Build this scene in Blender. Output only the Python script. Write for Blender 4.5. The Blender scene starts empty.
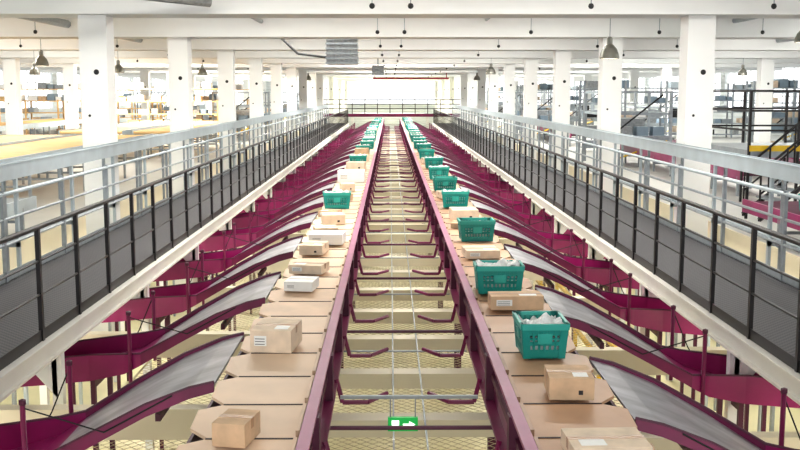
import bpy, math, random
from mathutils import Vector, Matrix, noise
random.seed(7)
S=bpy.context.scene
S.view_settings.view_transform='Standard'
S.view_settings.look='None'
S.view_settings.exposure=0.16
S.view_settings.gamma=0.92

# ------------------------------------------------------------ materials
def lin(c):
    return tuple(((x/255)/12.92 if x/255<=0.04045 else (((x/255)+0.055)/1.055)**2.4) for x in c)
def mat(name,rgb,rough=0.5,metal=0.0,var=0.12,scale=6.0,bump=0.0,emit=0.0,stretch=(1,1,1)):
    m=bpy.data.materials.new(name); m.use_nodes=True
    nt=m.node_tree; b=nt.nodes['Principled BSDF']
    c=lin(rgb)
    tc=nt.nodes.new('ShaderNodeTexCoord'); mp=nt.nodes.new('ShaderNodeMapping')
    mp.inputs['Scale'].default_value=stretch
    nz=nt.nodes.new('ShaderNodeTexNoise'); nz.inputs['Scale'].default_value=scale; nz.inputs['Detail'].default_value=5
    cr=nt.nodes.new('ShaderNodeValToRGB')
    cr.color_ramp.elements[0].position=0.3; cr.color_ramp.elements[1].position=0.7
    cr.color_ramp.elements[0].color=(*[x*(1-var) for x in c],1)
    cr.color_ramp.elements[1].color=(*[min(1,x*(1+var)) for x in c],1)
    nt.links.new(tc.outputs['Object'],mp.inputs['Vector']); nt.links.new(mp.outputs[0],nz.inputs['Vector'])
    nt.links.new(nz.outputs['Fac'],cr.inputs['Fac']); nt.links.new(cr.outputs['Color'],b.inputs['Base Color'])
    b.inputs['Roughness'].default_value=rough; b.inputs['Metallic'].default_value=metal
    if bump>0:
        bp=nt.nodes.new('ShaderNodeBump'); bp.inputs['Strength'].default_value=bump; bp.inputs['Distance'].default_value=0.02
        nt.links.new(nz.outputs['Fac'],bp.inputs['Height']); nt.links.new(bp.outputs[0],b.inputs['Normal'])
    if emit>0:
        b.inputs['Emission Color'].default_value=(*c,1); b.inputs['Emission Strength'].default_value=emit
    return m
M={}
M['purple']=mat('purple_paint',(118,24,74),0.36,0,0.2,3)
M['purple_d']=mat('purple_dark',(80,22,52),0.5,0,0.2,4)
M['magenta']=mat('magenta_paint',(140,20,90),0.33,0,0.2,2)
M['pinkcap']=mat('pink_edge',(152,76,114),0.4,0,0.1,4)
M['trayL']=mat('tray_beige',(226,198,170),0.5,0,0.08,2.5)
M['trayLb']=mat('tray_beige_worn',(214,182,152),0.5,0,0.12,3.5)
M['trayR']=mat('tray_tan',(196,156,124),0.45,0,0.12,2.5)
M['trayRb']=mat('tray_tan_worn',(178,138,108),0.45,0,0.16,3.5)
M['carriage_and_shadow']=mat('carriage_and_shadow_dark',(52,34,32),0.6,0,0.2,8)  # carriage body brown, also colours the painted shadow line on each tray
M['slide']=mat('slide_steel',(176,175,180),0.3,0.45,0.4,1.8,0.1,0,(1,2.5,1))
M['white']=mat('white_paint',(238,239,238),0.55,0,0.03,0.8)
M['cream']=mat('cream_paint',(228,220,196),0.55,0,0.05,1.5)
M['string']=mat('stringer_white',(222,219,212),0.5,0,0.05,1.5)
M['ceil']=mat('ceiling_paint',(236,238,238),0.8,0,0.03,0.5)
M['floor']=mat('cream_floor',(230,224,186),0.35,0,0.08,0.8)
M['mezz']=mat('mezzanine_floor',(202,202,196),0.4,0,0.08,0.6)
M['black']=mat('black_rail',(24,19,20),0.45,0.1,0.15,6)
M['galv']=mat('galvanised',(154,161,166),0.38,0.45,0.12,9)
M['galvl']=mat('trough_grey',(178,189,195),0.4,0.2,0.08,3)
M['teal']=mat('teal_plastic',(22,140,130),0.38,0,0.08,4)
M['teal2']=mat('teal_light',(52,168,155),0.4,0,0.08,4)
M['bag']=mat('poly_bag',(234,236,234),0.35,0,0.2,14,0.4)
M['card']=mat('cardboard',(208,176,142),0.75,0,0.14,9)
M['card2']=mat('cardboard_pale',(226,206,182),0.75,0,0.12,9)
M['tape']=mat('tape',(172,130,92),0.3,0,0.05,5)
M['label']=mat('label',(238,238,234),0.5,0,0.04,5)
M['ink']=mat('ink',(50,45,45),0.6,0,0.02,5)
M['net']=mat('net_cord',(196,186,156),0.8,0,0.1,8)
M['dark']=mat('dark_hole',(30,30,32),0.7,0,0.1,5)
M['ochre']=mat('ochre_roller',(222,184,126),0.5,0,0.12,2)
M['alu']=mat('duct_alu',(150,153,154),0.3,0.7,0.2,12,0.1)
M['lamp']=mat('lamp_glass',(140,140,132),0.3,0.5,0.1,8)
M['bulb']=mat('lamp_bulb',(255,244,225),0.4,0,0.0,1,0,2.0)
M['green']=mat('exit_green',(10,160,70),0.4,0,0.03,4,0,0.6)
M['greenw']=mat('exit_white',(240,255,245),0.4,0,0.0,4,0,1.0)
M['yellow']=mat('yellow_paint',(230,190,40),0.5,0,0.08,4)
M['red']=mat('red_beam',(178,60,80),0.5,0,0.08,4)
M['blue']=mat('blue_grey',(130,148,162),0.5,0,0.1,4)
def ribbed(name,rgb,period,axis='Z',s=0.6):
    m=mat(name,rgb,0.5,0,0.03,0.6); nt=m.node_tree; b=nt.nodes['Principled BSDF']
    tc=nt.nodes.new('ShaderNodeTexCoord'); w=nt.nodes.new('ShaderNodeTexWave'); w.bands_direction=axis
    w.inputs['Scale'].default_value=1/period*0.314
    nt.links.new(tc.outputs['Object'],w.inputs['Vector'])
    bp=nt.nodes.new('ShaderNodeBump'); bp.inputs['Strength'].default_value=s; bp.inputs['Distance'].default_value=0.05
    nt.links.new(w.outputs['Fac'],bp.inputs['Height']); nt.links.new(bp.outputs[0],b.inputs['Normal'])
    return m
M['clad']=ribbed('ribbed_cladding',(230,236,236),0.3)
def grating():
    m=mat('deck_grating',(96,96,102),0.6,0.1,0.15,20); nt=m.node_tree; b=nt.nodes['Principled BSDF']
    tc=nt.nodes.new('ShaderNodeTexCoord'); ck=nt.nodes.new('ShaderNodeTexChecker'); ck.inputs['Scale'].default_value=28
    ck.inputs['Color1'].default_value=(*lin((80,78,82)),1); ck.inputs['Color2'].default_value=(*lin((40,39,42)),1)
    nt.links.new(tc.outputs['Object'],ck.inputs['Vector']); nt.links.new(ck.outputs['Color'],b.inputs['Base Color'])
    return m
M['grate']=grating()

# ------------------------------------------------------------ mesh builder
class MB:
    def __init__(s): s.v=[];s.f=[];s.m=[];s.ml=[]
    def mi(s,k):
        if k not in s.ml: s.ml.append(k)
        return s.ml.index(k)
    def add(s,vs,fs,k):
        o=len(s.v); s.v+= [tuple(p) for p in vs]; i=s.mi(k)
        for f in fs: s.f.append([o+j for j in f]); s.m.append(i)
    def box(s,a,b,k):
        x0,y0,z0=[min(a[i],b[i]) for i in range(3)]; x1,y1,z1=[max(a[i],b[i]) for i in range(3)]
        s.add([(x0,y0,z0),(x1,y0,z0),(x1,y1,z0),(x0,y1,z0),(x0,y0,z1),(x1,y0,z1),(x1,y1,z1),(x0,y1,z1)],
              [(0,3,2,1),(4,5,6,7),(0,1,5,4),(1,2,6,5),(2,3,7,6),(3,0,4,7)],k)
    def cbox(s,c,d,k):
        s.box([c[i]-d[i]/2 for i in range(3)],[c[i]+d[i]/2 for i in range(3)],k)
    def tube(s,p,q,r,k,n=6,r2=None):
        p=Vector(p);q=Vector(q);d=(q-p)
        if d.length<1e-6:return
        d.normalize(); u=d.orthogonal().normalized() if abs(d.z)<0.99 else Vector((1,0,0)); w=d.cross(u)
        if r2 is None:r2=r
        vs=[];
        for c,rr in ((p,r),(q,r2)):
            for i in range(n):
                a=2*math.pi*(i+0.5)/n; vs.append(c+u*math.cos(a)*rr+w*math.sin(a)*rr)
        fs=[(i,(i+1)%n,n+(i+1)%n,n+i) for i in range(n)]+[tuple(range(n))[::-1],tuple(range(n,2*n))]
        s.add(vs,fs,k)
    def path(s,pts,r,k,n=6):
        for a,b in zip(pts[:-1],pts[1:]): s.tube(a,b,r,k,n)
    def slab(s,poly,t,k,ax=(0,0,1)):
        n=len(poly); ax=Vector(ax)
        vs=[Vector(p) for p in poly]+[Vector(p)+ax*t for p in poly]
        s.add(vs,[tuple(range(n))[::-1],tuple(range(n,2*n))]+[(i,(i+1)%n,n+(i+1)%n,n+i) for i in range(n)],k)
    def lathe(s,c,prof,k,n=16):
        vs=[];c=Vector(c)
        for r,z in prof:
            for i in range(n):
                a=2*math.pi*i/n; vs.append(c+Vector((r*math.cos(a),r*math.sin(a),z)))
        fs=[]
        for j in range(len(prof)-1):
            for i in range(n): fs.append((j*n+i,j*n+(i+1)%n,(j+1)*n+(i+1)%n,(j+1)*n+i))
        s.add(vs,fs,k)
    def mesh(s,name):
        me=bpy.data.meshes.new(name); me.from_pydata([tuple(p) for p in s.v],[],s.f)
        for k in s.ml: me.materials.append(M[k])
        me.polygons.foreach_set('material_index',s.m); me.update(); return me
    def obj(s,name,loc=(0,0,0),rot=0,bev=0):
        return inst(s.mesh(name),name,loc,rot,bev)
def inst(me,name,loc=(0,0,0),rot=0,bev=0,scale=(1,1,1)):
    o=bpy.data.objects.new(name,me); o.location=loc; o.rotation_euler=(0,0,rot); o.scale=scale
    S.collection.objects.link(o)
    if bev: 
        b=o.modifiers.new('bevel','BEVEL'); b.width=bev; b.segments=2; b.limit_method='ANGLE'
    return o

CZ=5.0; BELT=CZ-2.06; DECK=CZ-2.35
YE=80.0
# ------------------------------------------------------------ room
b=MB(); b.box((-25,0,-0.2),(25,125,0),'floor'); b.obj('floor')
b=MB(); b.box((-25,-2,7.3),(25,125,7.5),'ceil'); b.obj('ceiling')
for sx,nm in ((-1,'left'),(1,'right')):
    b=MB()
    X=24*sx
    b.box((X,0,0),(X+sx*0.3,125,3.9),'clad')
    b.box((X,0,6.6),(X+sx*0.3,125,7.3),'clad')
    for i in range(18):
        y=i*7.26; b.box((X,y-0.5,3.9),(X+sx*0.3,y+0.5,6.6),'clad')
    b.obj('wall_'+nm)
    b=MB()
    for i in range(17):
        y0=i*7.26+0.5; y1=y0+6.26
        for k in range(5):
            yy=y0+(y1-y0)*k/4; b.box((X+sx*0.1,yy-0.03,3.9),(X+sx*0.18,yy+0.03,6.6),'white')
        for z in (3.9,4.8,5.7,6.56): b.box((X+sx*0.1,y0,z),(X+sx*0.18,y1,z+0.05),'white')
    b.obj('window_1' if sx<0 else 'window_2')
    b=MB()
    b.box((sx*6.2,2,2.15),(sx*24,124,2.45),'mezz')
    b.box((sx*6.15,2,2.1),(sx*6.2,124,2.55),'cream')
    y=11.3
    while y<120:
        for x in (9,15,21): b.box((sx*x-.2,y,0),(sx*x+.2,y+.4,2.15),'white')
        y+=7.26
    b.obj('mezzanine_floor')
b=MB()
b.box((-25,124,0),(25,124.4,3.6),'clad'); b.box((-25,124,6.9),(25,124.4,7.3),'clad')
for x in (-22,-15,-8.5,8.5,15,22): b.box((x-.8,124,3.6),(x+.8,124.4,6.9),'clad')
b.obj('wall_back')
b=MB()
for i in range(17):
    x=-24+i*3; b.box((x-.03,124.1,3.6),(x+.03,124.2,6.9),'white')
for z in (3.6,5.2,6.85): b.box((-24,124.1,z),(24,124.2,z+.05),'white')
b.obj('window_3')

cb=MB(); cb.box((-.25,-.25,0),(.25,.25,7.3),'white')
cb.tube((0.05,-.25,5.38),(0.05,-.256,5.38),.05,'dark',10)
cb.tube((-.1,-.25,4.6),(-.1,-.256,4.6),.025,'dark',10)
cme=cb.mesh('concrete_column')
bm=MB(); bm.box((-24,-.45,6.39),(24,.45,7.3),'white')
bm.box((-24,-.5,6.39),(24,.5,6.44),'white')
bme=bm.mesh('ceiling_beam')
for i in range(-1,15):
    y=18.5+7.26*i
    for x in (-5.33,5.62,-15,15): inst(cme,'concrete_column',(x,y,0),bev=0.02)
    inst(bme,'ceiling_beam',(0,y,0))
for x in (-10.2,-5.33,0.1,5.62,10.2):
    b=MB(); b.box((x-.12,0,6.95),(x+.12,124,7.3),'white'); b.obj('ceiling_joist')

b=MB()
for x,z,r in ((-3.2,6.78,.06),(2.4,6.82,.04),(-8,6.7,.1),(8.6,6.8,.07),(12.5,6.7,.09)):
    b.tube((x,8,z),(x,124,z),r,'galv',8)
b.obj('ceiling_pipe')
b=MB()
for i in range(0,10):
    y=18.5+7.26*i-.48
    b.tube((-20,y,6.95),(20,y,6.95),.02,'galv',6)
b.obj('beam_conduit')
b=MB()
for i in range(0,12):
    y=17.2+7.26*i
    for x in (-.3,.35,3.4,-8.5,9,6.5,-11.5):
        b.tube((x,y,6.5),(x,y,7.3),.01,'galv',6); b.lathe((x,y,6.46),[(0,-.05),(.035,-.035),(.05,0),(.035,.04),(0,.05)],'dark',8)
b.obj('ceiling_sprinklers')  # small dark sprinkler heads on rods, not lamps
b=MB(); b.tube((-4.8,16.4,6.66),(-3.1,17.6,6.56),.09,'alu',12); b.tube((-4.8,16.4,6.66),(-7.6,16.4,6.66),.09,'alu',12); b.obj('round_duct')
b=MB()
b.box((-1.85,29.5,5.85),(-.95,30.6,6.75),'alu')
for i in range(7): b.box((-1.87,29.46,5.85+i*.14),(-.93,29.5,5.9+i*.14),'galv')
for x in (-1.8,-1.0): b.tube((x,30,6.75),(x,30,7.3),.02,'galv')
b.path([(-4.6,29.8,6.62),(-3.2,29.8,6.62),(-2.7,29.8,6.15),(-1.85,29.8,6.05)],.035,'dark',8)
b.box((-.75,42,5.75),(-.25,42.5,6.15),'alu'); b.tube((-.5,42.2,6.15),(-.5,42.2,7.3),.03,'galv')
b.obj('ventilation_unit')

pl=MB()
pl.lathe((0,0,0),[(.2,0),(.205,.03),(.19,.1),(.15,.2),(.09,.27),(.06,.3),(.06,.42),(.03,.45),(0,.45)],'lamp',20)
pl.lathe((0,0,0),[(.19,.005),(.1,.12),(.05,.15),(0,.15)],'bulb',16)
pl.tube((0,0,.45),(0,0,1.6),.008,'galv')
plm=pl.mesh('pendant_lamp')
for x,y,z in ((4.34,20,5.68),(-9.6,28,5.75),(-12.6,36,5.65),(-9.1,34,5.68),(4,40,5.75),(9,22,6.1),(-7.4,40,5.7),(6.2,44,5.65),(14,40,5.7),(-17,46,5.7),(5,58,5.75),(-5,62,5.8)):
    inst(plm,'pendant_lamp',(x,y,z),scale=(.95,.95,.95))
    
lm=MB(); lm.box((-2.6,-.35,0),(2.6,.35,.06),'white')
for s in (-1,1): lm.box((-2.6,s*.35,-.04),(2.6,s*.37,.06),'white')
lmm=lm.mesh('ceiling_light_housing')
for i in range(-1,14):
    y=18.5+7.26*i+3.63
    xs=(-12.5,-3,3.2,12.5) if i<4 else ((-12,0.0,12) if i%2==0 else ())
    for x in xs:
        inst(lmm,'ceiling_light_housing',(x,y,7.2))
        L=bpy.data.lights.new('ceiling_light','AREA'); L.shape='RECTANGLE'; L.size=5; L.size_y=.6
        L.energy=(330 if i<4 else 1500); L.color=(1,.975,.915)
        o=bpy.data.objects.new('ceiling_light',L); o.location=(x,y,7.19); S.collection.objects.link(o)
um=MB(); um.box((-.1,-2,0),(.1,2,.06),'white'); umm=um.mesh('underfloor_fill_housing')  # housings added to hold the fill lamps under the walkways
for y in (7,13,19,26,36):
    for x in (-4.6,4.75):
        inst(umm,'underfloor_fill_housing',(x,y,2.4))
        L=bpy.data.lights.new('underfloor_fill','AREA'); L.shape='RECTANGLE'; L.size=.3; L.size_y=3.8  # added fill lamp, brightens the floor below the sorter
        L.energy=110; L.color=(1,.96,.84)
        o=bpy.data.objects.new('underfloor_fill',L); o.location=(x,y,2.39); S.collection.objects.link(o)

# ------------------------------------------------------------ sorter lines
PITCH=.66
def sorter(x0,x1,inner,trays,name):
    b=MB()
    y=2.5
    out=x0 if inner>0 else x1; inn=x1 if inner>0 else x0
    s=1 if inner>0 else -1
    while y<YE:
        tk=trays[0] if random.random()<.68 else trays[1]
        zf=BELT-.05; zb=BELT
        j=random.uniform(-.012,.012)
        P=[(inn,y+.035,zf),(inn,y+PITCH-.055,zb),(out+s*.11,y+PITCH-.055,zb),(out-s*.04+j,y+PITCH-.15,zb-.006),(out-s*.04+j,y+.24,zf+.014),(out+s*.13,y+.035,zf)]
        if s<0: P=P[::-1]
        b.slab(P,.022,tk)
        b.box((inn-s*.015,y+.05,BELT-.03),(inn+s*.01,y+PITCH-.07,BELT+.035),trays[1])
        b.box((out+s*.1,y+PITCH-.067,BELT),(inn,y+PITCH-.053,BELT+.026),'carriage_and_shadow')  # dark strip painting the shadow line along the tray's back edge
        b.box((x0+.1,y+.12,BELT-.16),(x1-.1,y+PITCH-.14,BELT-.055),'carriage_and_shadow')
        y+=PITCH
    xm=(x0+x1)/2
    b.box((xm-.27,2.5,BELT-.34),(xm+.27,YE,BELT-.13),'carriage_and_shadow')
    a=inn+s*.02
    b.box((a,2.5,BELT-.36),(a+s*.025,YE,BELT+.05),'purple')
    b.box((a,2.5,BELT+.03),(a+s*.075,YE,BELT+.055),'pinkcap')
    b.box((a,2.5,BELT-.36),(a+s*.10,YE,BELT-.33),'purple')
    b.box((a+s*.025,2.5,BELT-.16),(a+s*.05,YE,BELT-.11),'purple_d')
    a=out-s*.04
    b.box((a-s*.02,2.5,BELT-.36),(a,YE,BELT-.08),'purple_d')
    y=3.1
    while y<YE:
        b.box((inn+s*.02,y,BELT-.40),(inn+s*.11,y+.1,BELT+.03),'purple_d')
        b.box((x0,y,BELT-.42),(x1,y+.1,BELT-.34),'purple_d')
        y+=1.5
    y=5
    while y<YE:
        b.box((xm-.06,y,0),(xm+.06,y+.12,BELT-.34),'purple_d')
        y+=6
    b.obj(name)
sorter(-1.2,-.56,1,('trayL','trayLb'),'sorting_conveyor')
sorter(.86,1.5,-1,('trayR','trayRb'),'sorting_conveyor')

b=MB()
y=3.6;i=0
while y<YE:
    zz=BELT-.5
    for s,xr in ((1,-.45),(-1,.75)):
        b.path([(xr,y,BELT-.3),(xr+s*.05,y,zz),(xr+s*.26,y,zz),(xr+s*.42,y+.25,zz)],.02,'purple',6)
    if i%2==0:
        b.tube((-.5,y+.5,BELT-.38),(.8,y+.5,BELT-.38),.016,'purple_d',6)
        b.tube((-.5,y+.62,BELT-.62),(.8,y+.62,BELT-.62),.010,'galv',6)
    y+=1.5;i+=1
b.obj('sorter_cross_brace')
b=MB()
y=4.2
while y<YE-1:
    b.box((-1.25,y,BELT-1.02),(1.55,y+.22,BELT-.86),'cream')
    y+=1.5
for x in (.02,.3): b.box((x,2.5,BELT-.84),(x+.015,YE-1,BELT-.82),'galv')
b.box((-1.25,2.5,BELT-1.2),(-1.12,YE-1,BELT-1.02),'cream'); b.box((1.42,2.5,BELT-1.2),(1.55,YE-1,BELT-1.02),'cream')
for i in range(24):
    b.box((1.6,5.38+3*i,BELT-1.22),(4.8,5.54+3*i,BELT-.92),'cream')
    b.box((-4.7,6.22+3*i,BELT-1.22),(-1.3,6.38+3*i,BELT-.92),'cream')
b.obj('support_frame')

b=MB()
x0,x1,y0,y1,zn=-3.1,3.1,3.0,26.0,BELT-1.35
W=x1-x0; sp=.12; r=.0032
t=y0-W
while t<y1:
    for sg in (1,-1):
        xa=max(0,y0-t); xb=min(W,y1-t)
        if xb>xa:
            if sg==1: p=(x0+xa,t+xa,zn); q=(x0+xb,t+xb,zn)
            else: p=(x1-xa,t+xa,zn+.003); q=(x1-xb,t+xb,zn+.003)
            b.tube(p,q,r,'net',3)
    t+=sp
b.tube((x0,y0,zn),(x0,y1,zn),.012,'net');b.tube((x1,y0,zn),(x1,y1,zn),.012,'net')
b.obj('safety_net')

# ------------------------------------------------------------ chutes: s, z, ynear, yfar, wall
ST=[(0,0,-.78,.70,.012),(.18,-.05,-.78,.70,.02),(.5,-.18,-.80,.64,.03),(.9,-.40,-.80,.54,.04),(1.3,-.64,-.74,.36,.06),(1.5,-.76,-.64,.30,.15),
    (1.9,-.87,-.52,.24,.22),(2.4,-.93,-.46,.22,.22),(3.0,-.98,-.44,.22,.19),(3.4,-1.02,-.44,.22,.17)]
def chute(sx):
    b=MB()
    for (a,c) in zip(ST[:-1],ST[1:]):
        k='slide' if c[0]<1.45 else 'magenta'
        P=[(sx*a[0],a[2],a[1]),(sx*c[0],c[2],c[1]),(sx*c[0],c[3],c[1]),(sx*a[0],a[3],a[1])]
        b.slab(P,-.02,k)
        for j,off in ((2,-.02),(3,.02)):
            A=(sx*a[0],a[j],a[1]-.06); B=(sx*c[0],c[j],c[1]-.06); C=(sx*c[0],c[j],c[1]+c[4]); D=(sx*a[0],a[j],a[1]+a[4])
            b.slab([A,B,C,D],.022 if off>0 else -.022,'purple' if c[0]<1.45 else 'magenta',(0,1,0))
            b.tube((D[0],D[1]+off/2,D[2]),(C[0],C[1]+off/2,C[2]),.013,'purple_d',6)
    for (x,y,z) in ((1.42,-.72,-.6),(1.42,.36,-.6)):
        b.tube((sx*x,y,z-.35),(sx*x,y,z+.42),.02,'purple',8)
        b.lathe((sx*x,y,z+.42),[(0.02,0),(.027,.01),(.027,.04),(0,.05)],'purple_d',8)
    b.path([(sx*1.42,-.72,-.2),(sx*.8,-.83,-.35),(sx*.3,-.82,-.08)],.006,'dark',4)
    b.path([(sx*1.42,.36,-.2),(sx*1.6,.4,-.6),(sx*1.9,.4,-1.1)],.006,'dark',4)
    for x,z in ((.5,-.26),(1.9,-.9),(3.2,-1.05)):
        b.box((sx*x-.02,-.44,z-.14),(sx*x+.02,.22,z-.08),'purple_d')
    for x,z in ((1.9,-.95),(3.3,-1.08)):
        for y in (-.42,.2): b.box((sx*x-.025,y-.025,-BELT+.04),(sx*x+.025,y+.025,z),'purple_d')
    return b.mesh('parcel_chute')
cr=chute(1); cl=chute(-1)
for i in range(25):
    inst(cr,'parcel_chute',(1.58,4.0+3*i,BELT-.03))
    inst(cl,'parcel_chute',(-1.28,4.85+3*i,BELT-.03))

# ------------------------------------------------------------ walkways
def walkway(s,xi):
    xo=xi+1.55
    YW=YE-.1
    b=MB()
    b.box((s*xi,2,DECK-.04),(s*xo,YW,DECK),'grate')
    b.box((s*(xi-.02),2,DECK-.17),(s*(xi+.05),YW,DECK-.0),'string')
    b.box((s*(xi-.06),2,DECK-.19),(s*(xi+.05),YW,DECK-.165),'string')
    b.box((s*(xi-.06),2,DECK-.01),(s*(xi+.05),YW,DECK+.012),'string')
    b.box((s*(xo-.05),2,DECK-.17),(s*(xo+.02),YW,DECK),'string')
    y=4.0
    while y<YW:
        b.box((s*xi,y,DECK-.15),(s*xo,y+.08,DECK-.04),'string'); y+=1.5
    y=6.2
    while y<YW:
        for x in (xi+.06,xo-.06):
            b.box((s*x-.05,y,0),(s*x+.05,y+.1,DECK-.17),'white')
        b.slab([(s*(xi+.06),y,DECK-.19),(s*(xi+.5),y,DECK-.19),(s*(xi+.06),y,DECK-.7)],.05,'white',(0,1,0))
        y+=3.6
    b.obj('elevated_walkway')
    b=MB(); x=s*(xi+.03)
    y=3.6
    while y<YW:
        b.box((x-.02,y-.025,DECK-.0),(x+.02,y+.025,DECK+1.1),'black')
        y+=1.15
    b.tube((x,2,DECK+1.1),(x,YW,DECK+1.1),.025,'black',8)
    for z in (.78,.46): b.tube((x,2,DECK+z),(x,YW,DECK+z),.013,'black',6)
    b.box((x-.006,2,DECK+.012),(x+.006,YW,DECK+.12),'black')
    b.obj('safety_railing')
    b=MB(); x=s*(xo-.02)
    y=3.2
    while y<YW:
        b.box((x-.022,y-.03,DECK),(x+.022,y+.03,DECK+1.15),'galv'); 
        b.box((x+s*.04,y+.6,0.0),(x+s*.08,y+.67,DECK+1.25),'galvl')
        b.box((x+s*.04,y+.6,DECK+.35),(x+s*.24,y+.66,DECK+.42),'galv')
        b.box((x+s*.20,y+.6,0),(x+s*.24,y+.67,DECK+1.25),'galv')
        y+=2.3
    b.tube((x,2,DECK+1.1),(x,YW,DECK+1.1),.028,'galvl',8)
    for z in (.78,.46): b.tube((x,2,DECK+z),(x,YW,DECK+z),.02,'galv',6)
    b.box((x-.006,2,DECK),(x+.006,YW,DECK+.12),'galv')
    b.obj('galvanised_railing')
    b=MB()
    z=DECK+1.32
    b.box((x+s*.02,2,z),(x+s*.24,YW,z+.03),'galvl')
    b.box((x+s*.01,2,z-.06),(x+s*.03,YW,z+.14),'galvl'); b.box((x+s*.22,2,z-.06),(x+s*.24,YW,z+.14),'galvl')
    b.box((x+s*.0,2,z+.13),(x+s*.05,YW,z+.15),'galvl')
    b.box((x+s*.09,2,DECK+.42),(x+s*.24,YW,DECK+.46),'galvl')
    b.obj('cable_trough')
walkway(-1,3.29); walkway(1,3.42)

# ------------------------------------------------------------ totes
def tote(w=.48,d=.38,h=.29,fill=.84):
    b=MB(); t=.012
    b.box((-w/2,-d/2,0),(w/2,d/2,.015),'teal')
    def side(L,put):
        put(-L/2,L/2,0,.07,0,'teal'); put(-L/2,L/2,h-.05,h,0.012,'teal2'); put(-L/2,L/2,.105,.135,.004,'teal')
        put(-L/2,L/2,.185,.25,.0,'teal'); put(-L/2,L/2,.15,.165,.002,'teal')
        n=max(5,int(L/.042))
        for i in range(n+1):
            a=-L/2+L*i/n; put(max(-L/2,a-.010),min(L/2,a+.010),.04,h-.03,.004,'teal')
        put(-L/2,-L/2+.06,0,h,.005,'teal'); put(L/2-.06,L/2,0,h,.005,'teal')
        put(-.06,.06,.12,.2,.007,'teal2')
    side(w,lambda a,c,z0,z1,o,k:b.box((a,-d/2-o,z0),(c,-d/2+t,z1),k))
    side(w,lambda a,c,z0,z1,o,k:b.box((a,d/2-t,z0),(c,d/2+o,z1),k))
    side(d,lambda a,c,z0,z1,o,k:b.box((-w/2-o,a,z0),(-w/2+t,c,z1),k))
    side(d,lambda a,c,z0,z1,o,k:b.box((w/2-t,a,z0),(w/2+o,c,z1),k))
    # bags filling the tote: lumpy closed mass visible through the slots
    b.box((-w/2+.03,-d/2+.03,.016),(w/2-.03,d/2-.03,h*.6),'bag')
    n=18; vs=[];fs=[]
    for i in range(n+1):
        for j in range(n+1):
            x=-w/2+.02+(w-.04)*i/n; y=-d/2+.02+(d-.04)*j/n
            z=h*fill+.07*noise.noise(Vector((x*9,y*9,3+fill)))+.04*noise.noise(Vector((x*25,y*25,1)))
            vs.append((x,y,z))
    for i in range(n):
        for j in range(n): a=i*(n+1)+j; fs.append((a,a+n+1,a+n+2,a+1))
    b.add(vs,fs,'bag')
    b.v=[(x*(.88+.12*z/h),y*(.88+.12*z/h),z) for x,y,z in b.v]
    return b.mesh('plastic_tote')
tm=tote(fill=.95); tn=tote(.36,.46,.28,.86); tl=tote(fill=.72)
TB=BELT+.027
for m_,x,y,r in ((tn,1.185,7.72,.02),(tm,1.12,10.2,.0),(tl,1.2,13.85,.04),(tm,1.18,18.0,-.05),(tl,1.15,21.0,.05),(tm,1.17,24.0,0),(tm,1.2,27.5,.05),(tl,1.15,31.5,0)):
    inst(m_,'plastic_tote',(x,y,TB),r)
y=35
while y<76:
    inst(tm,'plastic_tote',(1.17+random.uniform(-.05,.05),y,TB),random.uniform(-.1,.1)); y+=random.uniform(1.4,3.2)
inst(tm,'plastic_tote',(-.95,17.8,TB),.05)
for y in (28.5,34,37,39.5,43,45.5,48,52,55,58,61,65,69,73):
    inst(tm,'plastic_tote',(-.88+random.uniform(-.05,.05),y,TB),random.uniform(-.1,.1))

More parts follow.
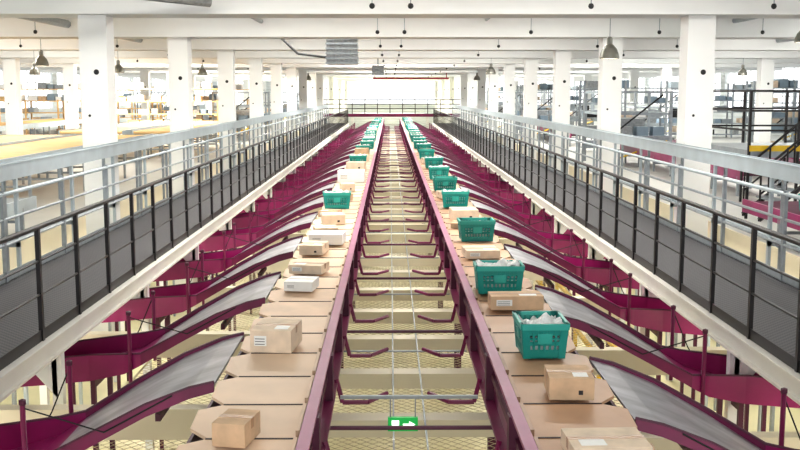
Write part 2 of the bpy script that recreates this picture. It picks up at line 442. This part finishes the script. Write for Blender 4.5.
def carton(w,d,h,k='card',lab=True):
    b=MB(); b.box((-w/2,-d/2,0),(w/2,d/2,h),k)
    if k!='label':
        b.box((-w/2-.001,-.025,h-.06),(w/2+.001,.025,h+.0015),'tape')
    b.box((-w/2+.01,-.002,h),(w/2-.01,.002,h+.0025),'tape')
    sd=random.choice([-1,1])
    if lab:
        b.box((sd*w*.05,-d*.38,h),(sd*w*.38,-d*.1,h+.003),'label')
        if random.random()<.4:
            b.box((-w*.4,-d/2-.002,h*.3),(-w*.1,-d/2,h*.75),'label')
            for i in range(3): b.box((-w*.38,-d/2-.003,h*(.36+.12*i)),(-w*.14,-d/2,h*(.39+.12*i)),'ink')
        else:
            b.box((w*.15,-d/2-.002,h*.25),(w*.25,-d/2,h*.45),'ink')
    return b
for x,y,w,d,h,r,k in (
    (-.91,5.72,.20,.28,.14,-.2,'card'),(-.92,7.92,.33,.42,.18,-.12,'card2'),(-.93,10.35,.30,.34,.10,-.14,'label'),
    (-.93,11.35,.38,.34,.10,-.22,'card2'),(-.98,12.75,.3,.42,.12,-.14,'card2'),(-.86,13.6,.46,.42,.14,-.08,'label'),(-.95,14.6,.34,.36,.09,.15,'card2'),(-.9,15.7,.36,.4,.15,.12,'card2'),
    (-1.0,16.6,.3,.34,.1,-.3,'card'),(-.93,19.3,.36,.4,.12,.2,'card'),(-.90,23.2,.62,.5,.26,.0,'label'),(-.9,21,.3,.4,.16,.1,'card2'),(-.85,25,.4,.5,.14,.1,'card'),(-.9,26.7,.5,.4,.22,-.1,'card2'),
    (-.88,30.2,.45,.4,.2,.1,'card2'),(-.9,32,.4,.5,.3,-.1,'card'),(-.85,41.2,.4,.5,.3,-.1,'label'),(-.85,50,.4,.5,.3,-.1,'card2'),
    (1.22,6.63,.30,.34,.15,-.05,'card'),(1.22,5.45,.44,.34,.10,.04,'card2'),(1.20,9.4,.50,.26,.13,.03,'card'),
    (1.14,12.45,.42,.45,.1,.08,'card2'),(1.3,11.6,.2,.3,.06,.3,'card'),(1.2,16.2,.42,.5,.17,.06,'card2'),(1.1,15.2,.3,.36,.08,-.2,'card'),(1.15,19.6,.4,.4,.12,.2,'card2'),(1.2,33.3,.4,.4,.2,0,'card'),(1.15,29.4,.4,.4,.15,.2,'card2'),
    (1.2,22.6,.4,.3,.1,-.2,'card')):
    carton(w,d,h,k,w>.25).obj('cardboard_box',(x,y,BELT+.027),r,bev=.006)

b=MB(); b.box((-.12,-.02,-.055),(.12,.02,.055),'green')
b.box((-.09,-.023,-.035),(-.03,-.02,.035),'greenw'); b.box((.0,-.023,-.008),(.08,-.02,.008),'greenw')
b.slab([(.05,-.023,-.03),(.1,-.023,0),(.05,-.023,.03)],.003,'greenw',(0,1,0))
for x in (-.1,.1): b.tube((x,0,.05),(x,0,.22),.006,'galv')
b.box((-.5,-.015,.21),(.6,.015,.235),'galv')
b.obj('exit_sign',(.10,7.75,BELT-.57))

# ------------------------------------------------------------ far crossover platform
b=MB()
b.box((-6,YE,CZ-1.75),(6,YE+2,CZ-1.6),'galv'); b.box((-6,YE-.02,CZ-1.85),(6,YE+.1,CZ-1.6),'purple')
for i in range(13):
    x=-6+i; b.box((x-.03,YE,CZ-1.6),(x+.03,YE+.06,CZ-.5),'black')
for z in (-.5,-.85,-1.2): b.box((-6,YE,CZ+z-.03),(6,YE+.05,CZ+z+.03),'black')
for x in (-5.8,-3,3,5.8): b.box((x-.1,YE+.2,0),(x+.1,YE+.4,CZ-1.7),'white')
b.obj('crossover_platform')
b=MB()
b.box((-1.2,72,6.0),(4.2,72.2,6.12),'red')
for x in (-1.1,4.0): b.box((x,72,6.1),(x+.06,72.1,7.3),'red')
b.obj('crane_beam')

# ------------------------------------------------------------ side equipment
MZ=2.45
def roller(L,w,h,k,name,side='galvl'):
    b=MB()
    b.box((-w/2,0,h-.18),(-w/2+.05,L,h+.05),side); b.box((w/2-.05,0,h-.18),(w/2,L,h+.05),side)
    y=.1
    while y<L-.05:
        b.tube((-w/2+.05,y,h-.03),(w/2-.05,y,h-.03),.05,k,6); y+=.13
    y=.3
    while y<L:
        for x in (-w/2+.03,w/2-.03): b.box((x-.03,y-.03,0),(x+.03,y+.03,h-.1),'galv')
        b.box((-w/2,y-.02,h*.4),(w/2,y+.02,h*.4+.05),'galv'); y+=2
    return b.mesh(name)
rm=roller(14,2.4,1.15,'ochre','roller_conveyor')
for x,y in ((-9.2,20),(-11.8,20),(-17.2,24),(-20,26),(-8.3,37),(-11,37),(-17.5,42),(-10,62)):
    inst(rm,'roller_conveyor',(x,y,MZ))
rg=roller(15,.9,.62,'galv','roller_conveyor')
inst(rg,'roller_conveyor',(-7.0,3.5,MZ)); inst(rg,'roller_conveyor',(-9.0,3.5,MZ))
rp=roller(14,1.1,.6,'purple_d','belt_conveyor',side='magenta')
for x,y in ((6.95,4),(8.9,4),(9.2,24.5),(11.5,28),(9.2,48)):
    inst(rp,'belt_conveyor',(x,y,MZ))
b=MB()
for y in (9,13,17):
    for x in (7.65,8.2): b.box((x-.04,y-.04,MZ),(x+.04,y+.04,MZ+1.25),'magenta')
    b.box((7.6,y-.04,MZ+1.15),(8.25,y+.04,MZ+1.25),'magenta')
b.box((7.6,9,MZ+1.0),(7.66,17,MZ+1.14),'magenta'); b.box((7.6,9,MZ+.55),(8.2,17,MZ+.6),'galvl')
b.obj('sorting_shelf_frame')
def rack(L,d,H,name,up='galv'):
    b=MB(); n=int(L/1.8)
    for i in range(n+1):
        for y in (0,d): b.box((i*1.8-.04,y-.04,0),(i*1.8+.04,y+.04,H),up)
        for z in (0.4,1.2,2.0): b.tube((i*1.8,0,z),(i*1.8,d,z+.7),.015,'galv',4)
    for z in [.15,.8,1.45,2.1,2.75]:
        b.box((0,0,z),(n*1.8,d,z+.05),'ochre' if up=='ochre' else 'galv')
        x=.15
        while x<n*1.8-.7:
            w=random.uniform(.25,.6); hh=random.uniform(.2,.4)
            if random.random()<.6: b.box((x,.08,z+.05),(x+w,d-.1,z+.05+hh),random.choice(['white','card','blue','galv','ochre','card2','white','alu'] if up=='ochre' else ['white','galvl','blue','galv','dark','card2','blue','alu']))
            x+=w+.08
    return b.mesh(name)
rk=rack(5.4,.9,3.1,'storage_rack')
for x,y in ((8.3,63.2),(16,44.2),(9.2,72),(16.2,58),(9.2,94),(8.5,44),(16.2,36)):
    inst(rk,'storage_rack',(x,y,MZ))
ro=rack(5.4,.9,2.2,'storage_rack','ochre')
for x,y in ((-22,56),(-14.3,52.2),(-22,72),(-14.3,63),(-22,42)):
    inst(ro,'storage_rack',(x,y,MZ))
def frame(name):
    b=MB()
    for x in (0,2.4):
        for y in (0,3): b.box((x-.05,y-.05,0),(x+.05,y+.05,2.6),'galv')
    for z in (1.0,1.8,2.55): 
        b.box((-.05,-.04,z),(2.45,.04,z+.08),'galv'); b.box((-.05,2.96,z),(2.45,3.04,z+.08),'galv')
        for x in (0,2.4): b.box((x-.04,0,z),(x+.04,3,z+.08),'galvl')
    b.box((0,0,.9),(2.4,3,1.0),'galv')
    for i in range(4): b.cbox((.35+i*.57,.5,1.2),(.4,.5,.36),random.choice(['white','alu','card2','blue']))
    b.cbox((1.2,1.8,1.35),(1.2,1.2,.6),'alu')
    b.tube((.3,-.02,1.05),(2.1,-.02,2.5),.03,'dark'); b.tube((0.1,0,.1),(2.3,0,.9),.03,'yellow')
    return b.mesh(name)
fm=frame('sorting_frame')
for x,y in ((7.4,35),(6.6,52.5),(12.2,50),(6.6,67.2),(11.5,66),(11.5,80),(7.4,82),(-9.3,53),(-9.8,78),(-9.3,57.5),(-19.5,78),(19,50),(12,22.5),(17,22),(-9.8,86)):
    inst(fm,'sorting_frame',(x,y,MZ))

b=MB(); pz=CZ-1.15
X0,X1,Y0,Y1=7.3,11.2,20.3,23.5
b.box((X0,Y0,pz-.15),(X1,Y1,pz),'galv')
for x in (X0,X0+1.0,X0+2.0,X0+3.0,X1):
    for y in (Y0,Y1): b.box((x-.025,y-.025,MZ),(x+.025,y+.025,pz+1.2),'black')
for z in (.4,.8,1.2):
    for y in (Y0,Y1): b.box((X0,y-.02,pz+z-.02),(X1,y+.02,pz+z+.02),'black')
    b.box((X0-.02,Y0,pz+z-.02),(X0+.02,Y1,pz+z+.02),'black')
b.box((X0,Y0-.03,pz-.02),(X1,Y0-.01,pz+.1),'yellow')
for yy in (Y0-1.0,Y0-.1):
    b.tube((X0+1.4,yy,pz-.1),(X0-.1,yy,pz-1.3),.05,'black'); 
    b.tube((X0+1.6,yy,pz+1.1),(X0-.1,yy,pz-.35),.025,'black')
    b.tube((X0+1.6,yy,pz+.65),(X0-.1,yy,pz-.8),.02,'black')
    for i in range(4): b.tube((X0+1.4-.5*i,yy,pz-.1-.41*i),(X0+1.4-.5*i,yy,pz+.95-.42*i),.02,'black')
    b.box((X0+1.35,yy-.03,MZ),(X0+1.41,yy+.03,pz),'black')
for i in range(6): b.box((X0+1.15-.25*i,Y0-1,pz-.15-.2*i),(X0+1.4-.25*i,Y0-.1,pz-.11-.2*i),'galv')
b.obj('access_platform')
for i,(x,y) in enumerate(((6.9,12.4),(7.0,13.1),(6.95,14.6),(6.9,15.3),(8.9,13.2),(7.0,16.2),(8.9,15.2),(6.9,10.9))):
    inst(tm,'plastic_tote',(x,y,MZ+.625),.1*(i%3))
b=MB()
y=7
while y<40:
    b.box((3.2,y,0),(3.26,y+.06,1.4),'yellow'); y+=2
for z in (.9,1.35): b.box((3.2,7,z),(3.26,40,z+.06),'yellow')
b.obj('yellow_guard_rail')

w=bpy.data.worlds.new('sky'); S.world=w; w.use_nodes=True
bg=w.node_tree.nodes['Background']; bg.inputs[0].default_value=(.97,.98,1,1); bg.inputs[1].default_value=1.95
cam=bpy.data.cameras.new('camera'); cam.lens=45; cam.sensor_width=36; cam.clip_end=400
co=bpy.data.objects.new('camera',cam); S.collection.objects.link(co)
co.location=(0,0,CZ); co.rotation_euler=(math.radians(90-7.5),0,math.radians(-.57)); S.camera=co
